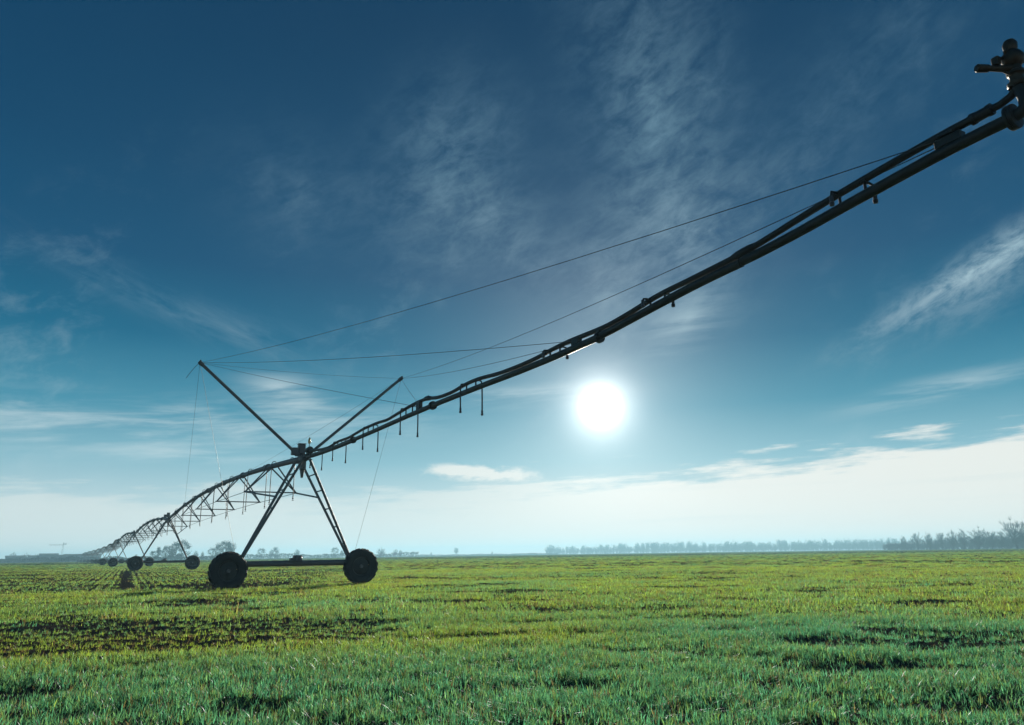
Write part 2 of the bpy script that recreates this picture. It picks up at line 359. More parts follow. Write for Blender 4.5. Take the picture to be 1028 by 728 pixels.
def wheat_mesh(name, blades, rad, hmin, hmax, wid, seed, segs=4):
    g = np.random.default_rng(seed); V = []; F = []; tp = []; vr = []
    for _ in range(blades):
        r = rad*math.sqrt(g.random()); q = g.random()*6.283; x, y = r*math.cos(q), r*math.sin(q)
        vr += [g.random()]*(2*segs+1); h = hmin+(hmax-hmin)*g.random()**1.3; az = g.random()*6.283; lean = g.uniform(.05, .55)*h if g.random() < .75 else g.uniform(.6, 1.3)*h; w_ = wid*g.uniform(.65, 1.3); droop = g.uniform(0, .75)
        dx, dy = math.cos(az), math.sin(az); tw = g.uniform(-.9, .9); o = len(V)
        for k in range(segs+1):
            s = k/segs; out_ = lean*s**1.7*(1+droop*s); z = h*(s - droop*.45*s**3)
            ww = w_*(1-s**2.2)*(.55+.45*min(1, s*4)) if k < segs else 0
            a2 = az+math.pi/2+tw*s; px, py = x+dx*out_, y+dy*out_
            if k < segs:
                V.append((px-math.cos(a2)*ww/2, py-math.sin(a2)*ww/2, z-.015)); V.append((px+math.cos(a2)*ww/2, py+math.sin(a2)*ww/2, z-.015)); tp += [s, s]
            else: V.append((px, py, z-.015)); tp.append(1.0)
        for k in range(segs-1): F.append((o+2*k, o+2*k+1, o+2*k+3, o+2*k+2))
        F.append((o+2*segs-2, o+2*segs-1, o+2*segs))
    me = bpy.data.meshes.new(name); me.from_pydata(V, [], F); me.materials.append(M_LEAF)
    me.attributes.new('vary', 'FLOAT', 'POINT').data.foreach_set('value', vr); me.attributes.new('tip', 'FLOAT', 'POINT').data.foreach_set('value', tp); me.polygons.foreach_set('use_smooth', [True]*len(F)); me.update(); return me
protos = []
pc = bpy.data.collections.new('wheat_plants')
for k in range(6):
    o = bpy.data.objects.new('wheat_a%d' % k, wheat_mesh('wheat_plant', 5+k % 4, .032, .045, .130, .0058, 100+k)); pc.objects.link(o)
for k in range(4):
    o = bpy.data.objects.new('wheat_b%d' % k, wheat_mesh('wheat_patch', 46, .32, .05, .135, .0085, 200+k, 3)); pc.objects.link(o)
NP_A, NP_B = 6, 4
def row_zone(x, y):
    dl = (x-TX)*A_[0] + (y-TY)*A_[1]; return sstep(dl, .5, 1.2)*(1-sstep(y, 72, 90))*sstep(-x-.15*y, 1.5, 4.5)
def scatter():
    P = []; idx = []; tint = []; sc = []
    def emit(x, y, lo, n, s, keep_bias=1.0, row=False):
        bm_ = bare_mask(x, y); big = vnoise(x*.22, y*.30, 41, 4); mid = vnoise(x*1.6, y*1.9, 44, 4, .75)
        keep = rng.random(len(x)) < (1-.76*bm_*keep_bias)*np.clip(.68+2.2*(mid-.49), .28, 1)
        # drill rows show beyond the end tower on the left
        al = (x*A_[0]+y*A_[1]); la = x*B_[0]+y*B_[1]
        e_ = (x+13.25)*.894+(y-26.4)*.448; a_ = -(x+13.25)*.448+(y-26.4)*.894; keep &= ~((np.abs(e_) < .24+.06*rng.normal(size=len(x))) & (a_ > -.2) & (a_ < 44))
        if not row: keep &= rng.random(len(x)) > row_zone(x, y)*.93
        x, y, bm_, big = x[keep], y[keep], bm_[keep], big[keep]
        d = np.hypot(x, y)
        t_ = .10 + .62*sstep(d, 6.5, 20) + (big-.5)*1.0*sstep(d, 5, 10) + .75*np.exp(-((y-9.6-.1*x)/1.7)**2)*sstep(-x, -4, 0.5) - .2*sstep(d, 60, 200) + rng.normal(0, .26, len(x))
        P.append(np.stack([x, y, ground_z(x, y)], -1)); idx.append(lo+rng.integers(0, n, len(x))); tint.append(np.clip(t_, 0, 1))
        sc.append(s*rng.uniform(.7, 1.2, len(x))*(1-.35*bm_))
    def wedge(n, d0, d1, power):
        """n points between two distances, thinning as d**-power"""
        u = rng.random(n); k = 2-power
        d = (d0**k + u*(d1**k-d0**k))**(1/k); q = rng.uniform(R(-42), R(42), n); return d*np.sin(q), d*np.cos(q)
    x, y = wedge(125000, 3.2, 13, .35); emit(x, y, 0, NP_A, .86)
    x, y = wedge(190000, 13, 48, 1.0); emit(x, y, 0, NP_A, .98)
    x, y = wedge(9000, 14, 60, .9); emit(x, y, NP_A, NP_B, 1.0)
    x, y = wedge(60000, 40, 220, 1.05); emit(x, y, NP_A, NP_B, 1.0, .55)
    x, y = wedge(50000, 190, 1150, 1.15); emit(x, y, NP_A, NP_B, 1.25, .12)
    # drill rows beyond the end tower on the left
    la0 = np.arange(-25, 60, .31); n = 150000; al = rng.uniform(20, 105, n); la = la0[rng.integers(0, len(la0), n)]+rng.normal(0, .055, n)
    x = -.448*al + .894*la; y = .894*al + .448*la; k = (rng.random(n) < row_zone(x, y)) & (np.abs(np.arctan2(x, y)) < R(42)); emit(x[k], y[k], 0, NP_A, 1.15, 1.0, True)
    return np.concatenate(P), np.concatenate(idx), np.concatenate(tint), np.concatenate(sc)
P, idx, tint, sc = scatter()
def gn_scatter(o, coll):
    """instance the members of a collection on the object's points, by its attributes pick, size and spin"""
    ng = bpy.data.node_groups.new('scatter_' + o.name, 'GeometryNodeTree'); g = NT(ng)
    ng.interface.new_socket('Geometry', in_out='INPUT', socket_type='NodeSocketGeometry'); ng.interface.new_socket('Geometry', in_out='OUTPUT', socket_type='NodeSocketGeometry')
    gi = g.new('NodeGroupInput'); go = g.new('NodeGroupOutput'); iop = g.new('GeometryNodeInstanceOnPoints'); ci = g.new('GeometryNodeCollectionInfo')
    ci.inputs['Collection'].default_value = coll; ci.inputs['Separate Children'].default_value = True; ci.inputs['Reset Children'].default_value = True
    def attr(name, ty):
        n = g.new('GeometryNodeInputNamedAttribute', data_type=ty); n.inputs['Name'].default_value = name; return [q for q in n.outputs if q.enabled][0]
    g.l.new(gi.outputs[0], iop.inputs['Points']); g.l.new(ci.outputs[0], iop.inputs['Instance']); iop.inputs['Pick Instance'].default_value = True
    g.l.new(attr('pick', 'INT'), iop.inputs['Instance Index']); g.l.new(attr('size', 'FLOAT'), iop.inputs['Scale'])
    e2r = g.new('FunctionNodeEulerToRotation'); g.l.new(attr('spin', 'FLOAT_VECTOR'), e2r.inputs[0]); g.l.new(e2r.outputs[0], iop.inputs['Rotation'])
    g.l.new(iop.outputs[0], go.inputs[0])
    md = o.modifiers.new('scatter', 'NODES'); md.node_group = ng
def point_mesh(name, P, pick, size, spin, **extra):
    pm = bpy.data.meshes.new(name); pm.vertices.add(len(P)); pm.vertices.foreach_set('co', np.asarray(P, np.float32).ravel())
    pm.attributes.new('pick', 'INT', 'POINT').data.foreach_set('value', np.asarray(pick, np.int32))
    pm.attributes.new('size', 'FLOAT', 'POINT').data.foreach_set('value', np.asarray(size, np.float32))
    pm.attributes.new('spin', 'FLOAT_VECTOR', 'POINT').data.foreach_set('vector', np.asarray(spin, np.float32).ravel())
    for k, v in extra.items(): pm.attributes.new(k, 'FLOAT', 'POINT').data.foreach_set('value', np.asarray(v, np.float32))
    pm.update(); return pm
pm = point_mesh('winter_wheat', P, idx, sc, np.stack([rng.normal(0, .10, len(P)), rng.normal(0, .10, len(P)), rng.uniform(0, 6.283, len(P))], -1), tint=tint)
pm.materials.append(M_LEAF)
wheat = tag(obj('winter_wheat', pm), 'short green winter wheat covering the whole field', 'wheat', kind='stuff'); gn_scatter(wheat, pc)

# ------------------------------------------------------------------ the irrigation machine
# parts are described as (name, MB, material, [sub-parts], label) in the local frame: x across the line, y along it (away from the camera), z up
def merge_parts(parts):
    out_ = MB(); mats = []
    def rec(p, off):
        nm, mb_, mat = p[0], p[1], p[2]
        o = p[5] if len(p) > 5 else (0, 0, 0); o = (off[0]+o[0], off[1]+o[1], off[2]+o[2])
        if mat not in mats: mats.append(mat)
        q = MB(); q.v = [(v[0]+o[0], v[1]+o[1], v[2]+o[2]) for v in mb_.v]; q.f = mb_.f; out_.merge(q, mats.index(mat))
        for k in p[3]: rec(k, o)
    for p in parts: rec(p, (0, 0, 0))
    return out_, mats
def mk_meshes(parts):
    """parts -> the same tree with meshes instead of MBs, shared by all copies; equal MBs share one mesh"""
    cache = {}
    def rec(p):
        key = id(p[1])
        if key not in cache: cache[key] = p[1].mesh(p[0], p[2])
        return (p[0], cache[key], [rec(k) for k in p[3]], p[4] if len(p) > 4 else None, p[5] if len(p) > 5 else None)
    return [rec(p) for p in parts]
def place(name, tree, loc, rz, label, cat, group=None):
    root = obj(name, None, None, loc, rz); root.empty_display_size = .3; tag(root, label, cat, group)
    def rec(p, par):
        o = obj(p[0], p[1], par, p[4])
        if p[3]: o['label'] = p[3]
        for k in p[2]: rec(k, o)
    for p in tree: rec(p, root)
    return root
def T(name, mb_, mat, kids=(), label=None, loc=(0, 0, 0)): return (name, mb_, mat, list(kids), label, loc)

# --- wheel (axle along y)
WR = .61; WK = 1.085       # profile radius and the scale of the whole wheel
def wheel_parts():
    ty = MB().lathe([(.335, -.14), (.40, -.185), (.49, -.195), (.555, -.175), (.578, -.12), (.585, 0), (.578, .12), (.555, .175), (.49, .195), (.40, .185), (.335, .14)], n=48)
    nl = 17
    for side in (-1, 1):
        for k in range(nl):
            q0 = 2*math.pi*(k+(.5 if side > 0 else 0))/nl
            # a slanting lug bar from the tread's middle to its shoulder, then down the sidewall
            pts = []
            for s in (0.0, .35, .7, 1.0):
                q = q0 + s*.20; yy = side*(.008+.178*s); rb = .560 - .03*s*s
                pts.append((q, yy, rb, .056-.006*s))
            V = []; hw = .023
            for q, yy, rb, hh in pts:
                for rr, wq in ((rb-.02, hw*1.35), (rb+hh, hw)):
                    for sg in (-1, 1):
                        qq = q + sg*wq/.6; V.append((rr*math.cos(qq), yy, rr*math.sin(qq)))
            F = []
            for i in range(3):
                o = i*4; F += [(o+2, o+3, o+7, o+6), (o, o+2, o+6, o+4), (o+3, o+1, o+5, o+7)]
            F += [(0, 1, 3, 2), (12, 14, 15, 13)]
            ty.add(V, F)
    rim = MB().lathe([(.345, -.15), (.352, -.14), (.325, -.125), (.30, -.06), (.285, -.02), (.19, -.035), (.15, -.06), (.0, -.06)], n=36)
    rim.lathe([(0, .0), (.15, .0), (.19, -.005), (.285, .0), (.30, .06), (.325, .125), (.352, .14), (.345, .15)], n=36)
    for k in range(8):
        q = 2*math.pi*k/8; rim.poly([(.115*math.cos(q), -.075, .115*math.sin(q)), (.115*math.cos(q), -.058, .115*math.sin(q))], .013, 6)
    hub = MB().lathe([(0, -.115), (.05, -.115), (.06, -.10), (.062, -.055), (.062, .20), (.0, .20)], n=18)
    for q in (ty, rim, hub): q.v = [(a*WK, b_*WK*1.06, c*WK) for a, b_, c in q.v]
    return ty, rim, hub
TYRE, RIM, HUB = wheel_parts()
STEM = MB().poly([(.25, -.150, .05), (.262, -.165, .055)], .008, 6)
WB = 2.40   # half the wheel base
def tower_parts(first=False):
    L = []
    beam = MB().poly([(-2.06, 0, .77), (2.06, 0, .77)], .105, 12); L.append(('base_beam', beam, M_BEAM))
    for sx in (-1, 1):
        # bracket at the beam end carrying the gearbox
        L.append(('end_bracket', MB().box((sx*2.02, 0, .86), (.34, .26, .05), None, .01).box((sx*2.12, .02, .74), (.16, .16, .26), None, .012), M_BEAM))
        L.append(('gearbox', MB().lathe([(0, -.15), (.10, -.15), (.15, -.11), (.15, .09), (.10, .13), (0, .13)], (sx*WB, .26, .665), 'y', 20).box((sx*(WB-.18), .22, .65), (.26, .18, .2), None, .02), M_BEAM))
        L.append(('drive_shaft', MB().poly([(sx*.22, .13, .73), (sx*2.1, .18, .68)], .019, 8), M_STEEL))
        for sy in (-1, 1):
            top = (sx*.13, sy*.62, PIPE_Z-.09); bot = (sx*2.03, sy*.11, .84)
            L.append(('leg', MB().poly([bot, top], .052, 8), M_STEEL))
        for k in range(5):
            s = (.17, .34, .52, .70, .86)[k]; xx = sx*(2.03+(.13-2.03)*s); yy = .11+(.62-.11)*s; zz = .84+(PIPE_Z-.09-.84)*s
            L.append(('rung', MB().poly([(xx, -yy, zz), (xx, yy, zz)], .026, 6), M_STEEL))
    motor = MB().box((.02, -.02, .955), (.30, .22, .20), None, .02); motor.lathe([(0, -.26), (.085, -.26), (.095, -.24), (.095, .0), (0, .0)], (.02, -.10, .93), 'y', 16)
    L.append(('drive_motor', motor, M_BOX, [('motor_mount', MB().box((-.12, 0, .86), (.50, .24, .035), None, .006).box((-.20, 0, .91), (.10, .2, .1), None, .01), M_BEAM, [])]))
    joint = MB().poly([(0, -.62, PIPE_Z-.005), (0, -.36, PIPE_Z)], .105, 16).poly([(0, -.30, PIPE_Z), (0, .30, PIPE_Z)], .125, 18).poly([(0, .36, PIPE_Z), (0, .62, PIPE_Z+.01)], .105, 16)
    joint.poly([(0, -.37, PIPE_Z), (0, -.29, PIPE_Z)], .15, 18).poly([(0, .29, PIPE_Z), (0, .37, PIPE_Z)], .15, 18)
    joint.box((0, -.1, PIPE_Z-.26), (.18, .34, .36), None, .03).poly([(0, -.05, PIPE_Z-.38), (0, -.05, PIPE_Z-.72)], (.10, .045), 10)
    L.append(('flex_joint', joint, M_STEEL))
    for sy in (-1, 1):
        L.append(('saddle', MB().box((0, sy*.62, PIPE_Z-.095), (.40, .10, .05), None, .008).poly([(0, sy*.60, PIPE_Z-.005), (0, sy*.66, PIPE_Z-.004)], .118, 16), M_STEEL))
    cb = MB().box((-.05, .02, PIPE_Z+.37), (.26, .24, .36), None, .02); L.append(('control_box', cb, M_BOX, [('box_lid', MB().box((-.05, .02, PIPE_Z+.565), (.29, .27, .03), None, .006), M_BOX, []), ('box_stand', MB().box((-.05, .02, PIPE_Z+.15), (.10, .16, .10), None, .01), M_BEAM, [])]))
    L.append(('junction_box', MB().box((-.31, .0, PIPE_Z+.27), (.24, .22, .28), None, .02), M_BOX))
    if first:
        L.append(('beacon', MB().poly([(.24, .05, PIPE_Z+.10), (.245, .05, PIPE_Z+.62)], .014, 8), M_STEEL, [('beacon_lens', MB().lathe([(0, .60), (.05, .61), (.06, .68), (.045, .78), (.02, .84), (0, .85)], (.245, .05, PIPE_Z), 'z', 14), M_AMBER, [])], 'small pale amber beacon on a rod'))
    fin = []
    for p in L: fin.append((p[0], p[1], p[2], list(p[3]) if len(p) > 3 else [], p[4] if len(p) > 4 else None))
    for sx in (-1, 1):
        fin.append(('wheel', RIM, M_RIM, [('tyre', TYRE, M_RUBBER, []), ('hub', HUB, M_BEAM, []), ('valve_stem', STEM, M_AMBER, [])], None, (sx*WB, -.12, WR*WK-.012+((-.10 if sx < 0 else -.03) if first else 0))))
    return fin
# --- span: bowed pipe on a truss
def pz(y): s = y/SPAN; return PIPE_Z + .72*4*s*(1-s)
NODES = [5.2, 13.0, 20.7, 28.2, 35.9, 43.7]
def nz(y): s = y/SPAN; return 3.66 + .24*4*s*(1-s)
NW = 1.08
def span_parts():
    L = []
    cuts = [.62]+[SPAN*k/8 for k in range(1, 8)]+[SPAN-.62]
    for i in range(8):
        ys = np.linspace(cuts[i]+(.02 if i else 0), cuts[i+1]-(.02 if i < 7 else 0), 5)
        L.append(T('pipe', MB().poly([(0, y, pz(y)) for y in ys], .112, 14), M_STEEL))
    for y in cuts[1:-1]:
        sl = (pz(y+.1)-pz(y-.1))/.2; L.append(T('flange', MB().poly([(0, y-.035, pz(y)-.035*sl), (0, y+.035, pz(y)+.035*sl)], .16, 16), M_STEEL))
    for y in NODES:
        for sx in (-1, 1):
            n = (sx*NW, y, nz(y))
            for dy in (-.62, .62):
                L.append(T('brace', MB().poly([n, (sx*.085, y+dy, pz(y+dy)-.05)], .033, 6), M_STEEL))
        L.append(T('cross_strut', MB().poly([(-NW-.06, y, nz(y)), (NW+.06, y, nz(y))], .028, 6), M_STEEL))
    pts = lambda sx: [(sx*.81, .42, 3.2)] + [(sx*NW, y, nz(y)-.012) for y in NODES] + [(sx*.81, SPAN-.42, 3.2)]
    for sx in (-1, 1):
        q = pts(sx)
        for i in range(len(q)-1): L.append(T('truss_rod', MB().poly([q[i], q[i+1]], .013 if 0 < i < len(q)-2 else .034, 6), M_STEEL))
    # drops: gooseneck and hanging hose with a sprinkler
    k = 0; y = 1.9
    while y < SPAN-1.2:
        sx = -1 if k % 2 else 1; z0 = pz(y)
        d = MB().poly([(0, y, z0+.08), (0, y, z0+.13), (sx*.05, y, z0+.165), (sx*.12, y, z0+.15), (sx*.172, y, z0+.08), (sx*.178, y, z0-.5), (sx*.178, y, 3.36)], .017, 6)
        h = MB().lathe([(0, 0), (.018, 0), (.032, .02), (.032, .05), (.02, .07), (.022, .15), (0, .15)], (sx*.178, y, 3.22), 'z', 10).lathe([(0, -.05), (.045, -.045), (.045, -.03), (0, -.02)], (sx*.178, y, 3.22), 'z', 10)
        L.append(T('drop_hose', d, M_HOSE, [T('sprinkler_head', h, M_NOZ)])); y += 2.66; k += 1
    return L
tp1 = mk_meshes(tower_parts(True)); tp = mk_meshes(tower_parts()); sp = mk_meshes(span_parts())
XS = {4: 111.5, 5: 105.5, 6: 100.0, 7: 95.0, 8: 90.5, 9: 86.5, 10: 83.0}     # photo columns of the far towers
FOOT = [np.array([TX, TY]) + A_*SPAN*k for k in range(4)]
for k in range(4, 11):
    d = ray(XS[k], HOR_Y - HOR_SLOPE*(XS[k]-PW/2)); d = d[:2]/np.hypot(d[0], d[1]); p = FOOT[-1]; m_ = d@p; q = max(0.0, SPAN**2 - (p@p - m_*m_)); FOOT.append(d*(m_+math.sqrt(q)))
def heading(i):
    v = FOOT[i+1]-FOOT[i] if i < len(FOOT)-1 else FOOT[i]-FOOT[i-1]; return math.atan2(-v[0], v[1])
print('FOOT', [(round(float(p[0])), round(float(p[1]))) for p in FOOT], [round(math.degrees(heading(i)), 1) for i in range(11)])
line_pt = lambda s: (TX + A_[0]*s, TY + A_[1]*s, 0.0)
def rest_z(s):   # mean ground under the two wheels
    p = line_pt(s); a = np.array([p[0]-B_[0]*WB, p[0]+B_[0]*WB]); b_ = np.array([p[1]-B_[1]*WB, p[1]+B_[1]*WB]); return float(ground_z(a, b_).mean())
ordn = ['', 'second', 'third', 'fourth', 'fifth', 'sixth', 'seventh', 'eighth', 'ninth', 'tenth', 'eleventh']
# the soil is levelled where the wheels of the near towers stand (same height as the mean)
NT_FULL = 4; NT_ALL = 11
tm, tmm = merge_parts(tower_parts()); tower_far = tm.mesh('far_tower', tmm); sm_, smm = merge_parts(span_parts()); span_far = sm_.mesh('far_span', smm)
for i in range(NT_ALL):
    loc = (*FOOT[i], 0); lab = ('nearest wheeled A-frame drive tower with control box, below the two cable masts' if i == 0 else '%s wheeled A-frame tower from the camera in the receding irrigation line' % ordn[i])
    if i < NT_FULL: place('drive_tower', tp1 if i == 0 else tp, loc, TH, lab, 'irrigation tower', 'towers of the irrigation line')
    else: tag(obj('drive_tower', tower_far, None, loc, heading(i)), lab, 'irrigation tower', 'towers of the irrigation line')
for i in range(NT_ALL-1):
    loc = (*FOOT[i], 0)
    lab = ('bowed truss pipe span between the nearest and the second tower' if i == 0 else 'bowed truss pipe span between the %s and the %s tower' % (ordn[i], ordn[i+1]))
    if i < 3: place('pipe_span', sp, loc, TH, lab, 'irrigation span', 'truss spans of the irrigation line')
    else: tag(obj('pipe_span', span_far, None, loc, heading(i)), lab, 'irrigation span', 'truss spans of the irrigation line')

# --- end boom over the camera, measured along the line (y negative towards the camera)
BOOM = [(-.62, 4.60), (-2.5, 4.53), (-4.7, 4.49), (-8.1, 4.48), (-10.8, 4.49), (-12.7, 4.48), (-14.8, 4.45), (-16.5, 4.41), (-17.9, 4.40), (-19.2, 4.42), (-20.6, 4.52), (-21.5, 4.575), (-22.3, 4.60), (-23.2, 4.65), (-23.9, 4.715), (-24.5, 4.76), (-25.0, 4.80), (-25.62, 4.82)]
by = np.array([q[0] for q in BOOM])[::-1]; bz_ = np.array([q[1] for q in BOOM])[::-1]
def bz(y): return float(np.interp(y, by, bz_))
HOSE = [(-.9, 4.80), (-2.4, 4.66), (-3.5, 4.60), (-4.6, 4.66), (-5.7, 4.62), (-7.2, 4.69), (-8.4, 4.68), (-9.2, 4.63), (-10.4, 4.70), (-11.3, 4.74), (-12.0, 4.72), (-12.7, 4.61), (-13.5, 4.59), (-14.1, 4.64), (-14.75, 4.635), (-15.7, 4.545), (-16.5, 4.52), (-17.2, 4.52), (-17.75, 4.56), (-18.3, 4.57), (-18.9, 4.55), (-19.4, 4.54), (-20.1, 4.60), (-20.65, 4.67), (-21.2, 4.675), (-21.9, 4.695), (-22.35, 4.71), (-22.8, 4.76), (-23.4, 4.84), (-23.95, 4.90), (-24.5, 4.945), (-25.05, 4.985), (-25.33, 5.0)]
hy_ = np.array([q[0] for q in HOSE])[::-1]; hz_ = np.array([q[1] for q in HOSE])[::-1]
def hz(y): return float(np.interp(y, hy_, hz_))
def smooth_curve(fn, y0, y1, n): 
    ys = np.linspace(y0, y1, n); zs = np.array([np.mean([fn(q) for q in np.linspace(max(y-.25, min(y0, y1)), min(y+.25, max(y0, y1)), 7)]) for y in ys]); return [(0.0, float(y), float(z)) for y, z in zip(ys, zs)]
L = []
PR = .060
cuts = [-.62, -6.2, -12.35, -19.16, -22.3, -25.62]
for i in range(5): L.append(T('boom_pipe', MB().poly(smooth_curve(bz, cuts[i]-(.01 if i else 0), cuts[i+1]+.01, 14), (.075 if i < 1 else PR) if True else 0, 16), M_BOOM))
for y in (-6.2, -12.35):
    L.append(T('flange', MB().lathe([(0, -.03), (.105, -.03), (.105, .03), (0, .03)], (0, y, bz(y)), 'y', 20), M_BOOM))
y = -19.16
L.append(T('flange', MB().lathe([(0, -.04), (.085, -.04), (.095, -.03), (.095, .03), (.085, .04), (0, .04)], (0, y, bz(y)-.01), 'y', 20).box((0, y, bz(y)+.08), (.09, .08, .12), None, .01), M_BOOM))
L.append(T('booster_pump', MB().lathe([(0, -.17), (.10, -.17), (.125, -.14), (.125, .10), (.09, .13), (.09, .17), (0, .17)], (.02, -.86, 4.835), 'y', 18).box((.02, -.86, 4.72), (.16, .22, .12), None, .012), M_BOOM))
L.append(T('hose', MB().poly(smooth_curve(hz, -.9, -25.33, 130), .042, 12), M_HOSE))
for y in (-12.05, -22.35):
    L.append(T('hose_coupling', MB().poly([(0, y-.20, hz(y-.2)+.005), (0, y-.1, hz(y-.1)+.005), (0, y+.1, hz(y+.1)+.005), (0, y+.20, hz(y+.2)+.005)], (.042, .058, .058, .042), 14).poly([(0, y-.03, hz(y)+.05), (0, y+.03, hz(y)+.055)], .022, 6), M_HOSE))
for y in (-11.5, -18.5):
    L.append(T('cable_bracket', MB().box((0, y, (bz(y)+hz(y))/2+.01), (.10, .22, abs(hz(y)-bz(y))*.9), None, .015), M_BOOM))
L.append(T('cable_bracket', MB().box((0, -25.08, 4.885), (.11, .27, .10), None, .012).box((0, -25.08, 4.945), (.16, .16, .025), None, .005), M_BOOM))
def outlet(y, drop):
    """pair of goosenecks that carry the hose over the pipe; long drops away from the end, short nozzles near it"""
    for k, (dy, sx) in enumerate(((.16, -1), (-.34 if drop else -.20, 1))):
        yy = y+dy*.9; z0 = bz(yy); zt = hz(y)+.02
        post = MB().poly([(0, yy, z0+.03), (0, yy, zt-.05)], .017, 8).poly([(0, yy, zt-.055), (sx*.06, yy, zt-.03), (sx*.13, yy, zt-.04), (sx*.15, yy, zt-.12)], .016, 8).box((0, yy, zt-.04), (.075, .06, .03), None, .006)
        if drop:
            zl = z0-.42-.10*k; post.poly([(sx*.15, yy, zt-.12), (sx*.152, yy, z0-.2), (sx*.150, yy, zl)], .016, 8)
        else:
            zl = z0+.065 if k == 0 else z0+.0; post.poly([(sx*.15, yy, zt-.10), (sx*.15, yy, zl)], .018, 8)
        head = MB().lathe([(0, -.07), (.026, -.065), (.030, -.03), (.022, -.02), (.024, .03), (.019, .05), (0, .05)], (sx*.15, yy, zl), 'z', 10)
        L.append(T('drop_hose' if drop else 'gooseneck', post, M_HOSE, [T('sprinkler_head', head, M_NOZ)]))
for y in (-1.9, -4.7, -7.75, -10.75, -14.35): outlet(y, True)
for y in (-17.8, -20.62, -23.95): outlet(y, False)
# flange at the end and the elbow that lifts the water to the gun
L.append(T('end_flange', MB().lathe([(0, -.035), (.118, -.035), (.122, -.028), (.122, -.006), (.112, 0), (.122, .006), (.122, .028), (.118, .035), (0, .035)], (0, -25.66, 4.822), 'y', 24), M_BOOM))
L.append(T('elbow', MB().poly([(0, -25.68, 4.825), (0, -25.735, 4.83), (0, -25.785, 4.87), (0, -25.79, 4.95), (0, -25.76, 5.09)], (.058, .058, .058, .058, .056), 14), M_BOOM))
L.append(T('hose_tail', MB().poly([(0, -25.30, 4.995), (0, -25.46, 5.0), (0, -25.58, 5.0), (0, -25.68, 5.03), (0, -25.75, 5.085)], .036, 12).poly([(0, -25.33, 4.99), (0, -25.50, 4.998)], .052, 14).poly([(0, -25.31, 4.99), (0, -25.35, 4.99)], .060, 12).poly([(0, -25.47, 4.996), (0, -25.51, 5.0)], .060, 12), M_HOSE))
MAST = {-1: (-3.92, 0.0, 7.95), 1: (3.91, 0.0, 8.16)}
def sag(p, q, s, n=14):
    p, q = np.array(p), np.array(q); return [tuple(p+(q-p)*k/n - np.array([0, 0, s*4*(k/n)*(1-k/n)])) for k in range(n+1)]
for sx in (-1, 1):
    tip = MAST[sx]
    for y, s_ in ((-11.55, .05), (-18.5, .12), (-25.1, .22)):
        L.append(T('support_cable', MB().poly(sag(tip, (sx*.04, y, bz(y)+.10), s_), .0055, 5), M_CABLE))
    L.append(T('back_stay', MB().poly(sag(tip, (sx*.05, 36.8, pz(36.8)+.08), .25), .0050, 5), M_CABLE))
    L.append(T('side_stay', MB().poly(sag(tip, (sx*2.12, 0, .90), .05), .0050, 5), M_CABLE))
L.append(T('tie_cable', MB().poly(sag(MAST[-1], MAST[1], .10), .0045, 5), M_CABLE))
tipL = MAST[-1]
L.append(T('cable_tail', MB().poly([tipL, (tipL[0]-.18, -.1, tipL[2]-.22), (tipL[0]-.45, -.2, tipL[2]-.68)], .008, 5), M_CABLE))
for sx in (-1, 1):
    tip = np.array(MAST[sx]); foot = np.array((sx*.16, 0, PIPE_Z+.12)); d = (tip-foot)/np.linalg.norm(tip-foot)
    L.append(T('mast', MB().poly([foot, tip], .058, 12), M_STEEL, [T('mast_cap', MB().poly([tip-d*.14, tip+d*.05], .075, 12).box(tuple(tip), (.05, .24, .16), None, .01), M_BEAM), T('mast_foot', MB().box(tuple(foot+d*.05), (.16, .20, .12), None, .015), M_BEAM)]))
place('end_boom', mk_meshes(L), line_pt(0), TH, 'long cable-stayed overhang boom with two masts, rising to the upper right corner', 'irrigation boom')

# --- end gun on the boom's tip
G = []
c0 = (0, -25.755, 5.085)
body = MB().lathe([(0, 0), (.075, 0), (.085, .015), (.085, .04), (.062, .05), (.055, .10), (.062, .12), (.075, .13), (.075, .155), (.06, .165), (.055, .21), (.075, .23), (.092, .26), (.095, .31), (.075, .35), (.05, .38), (.058, .40), (.062, .45), (.045, .485), (0, .495)], c0, 'z', 20)
for k in range(6): q = k*math.pi/3; body.poly([(c0[0]+.072*math.cos(q), c0[1]+.072*math.sin(q), c0[2]-.015), (c0[0]+.072*math.cos(q), c0[1]+.072*math.sin(q), c0[2]+.055)], .009, 6)
G.append(T('gun_body', body, M_GUN))
bd = np.array([-.87, .49, .03]); bd = bd/np.linalg.norm(bd); g0 = np.array([0, -25.755, 5.275])
def gp(s, dz=0.0): q = g0+bd*s; return (q[0], q[1], q[2]+dz)
G.append(T('barrel', MB().poly([gp(.03), gp(.10), gp(.22), gp(.24), gp(.245), gp(.345), gp(.35), gp(.36)], (.045, .034, .027, .025, .036, .040, .032, .028), 14), M_GUN))
G.append(T('drive_arm', MB().poly([gp(-.05, .10), gp(.06, .13), gp(.14, .09)], .018, 8).poly([gp(-.05, .10), gp(-.24, .06), gp(-.30, .02)], (.02, .02, .045), 8).box(gp(.16, .075), (.05, .07, .09), None, .01), M_GUN))
G.append(T('counterweight', MB().poly([gp(-.12, -.05), gp(-.30, -.09)], (.03, .055), 10), M_GUN))
G.append(T('trip_lever', MB().poly([(0.05, -25.77, 5.22), (-.08, -25.74, 5.20), (-.13, -25.72, 5.22)], .011, 6).poly([(-.05, -25.74, 5.37), (-.085, -25.74, 5.44), (-.03, -25.75, 5.49)], .016, 6), M_GUN))
place('end_gun', mk_meshes(G), line_pt(0), TH, 'dark bronze end gun sprinkler on the tip of the boom, upper right corner', 'sprinkler')

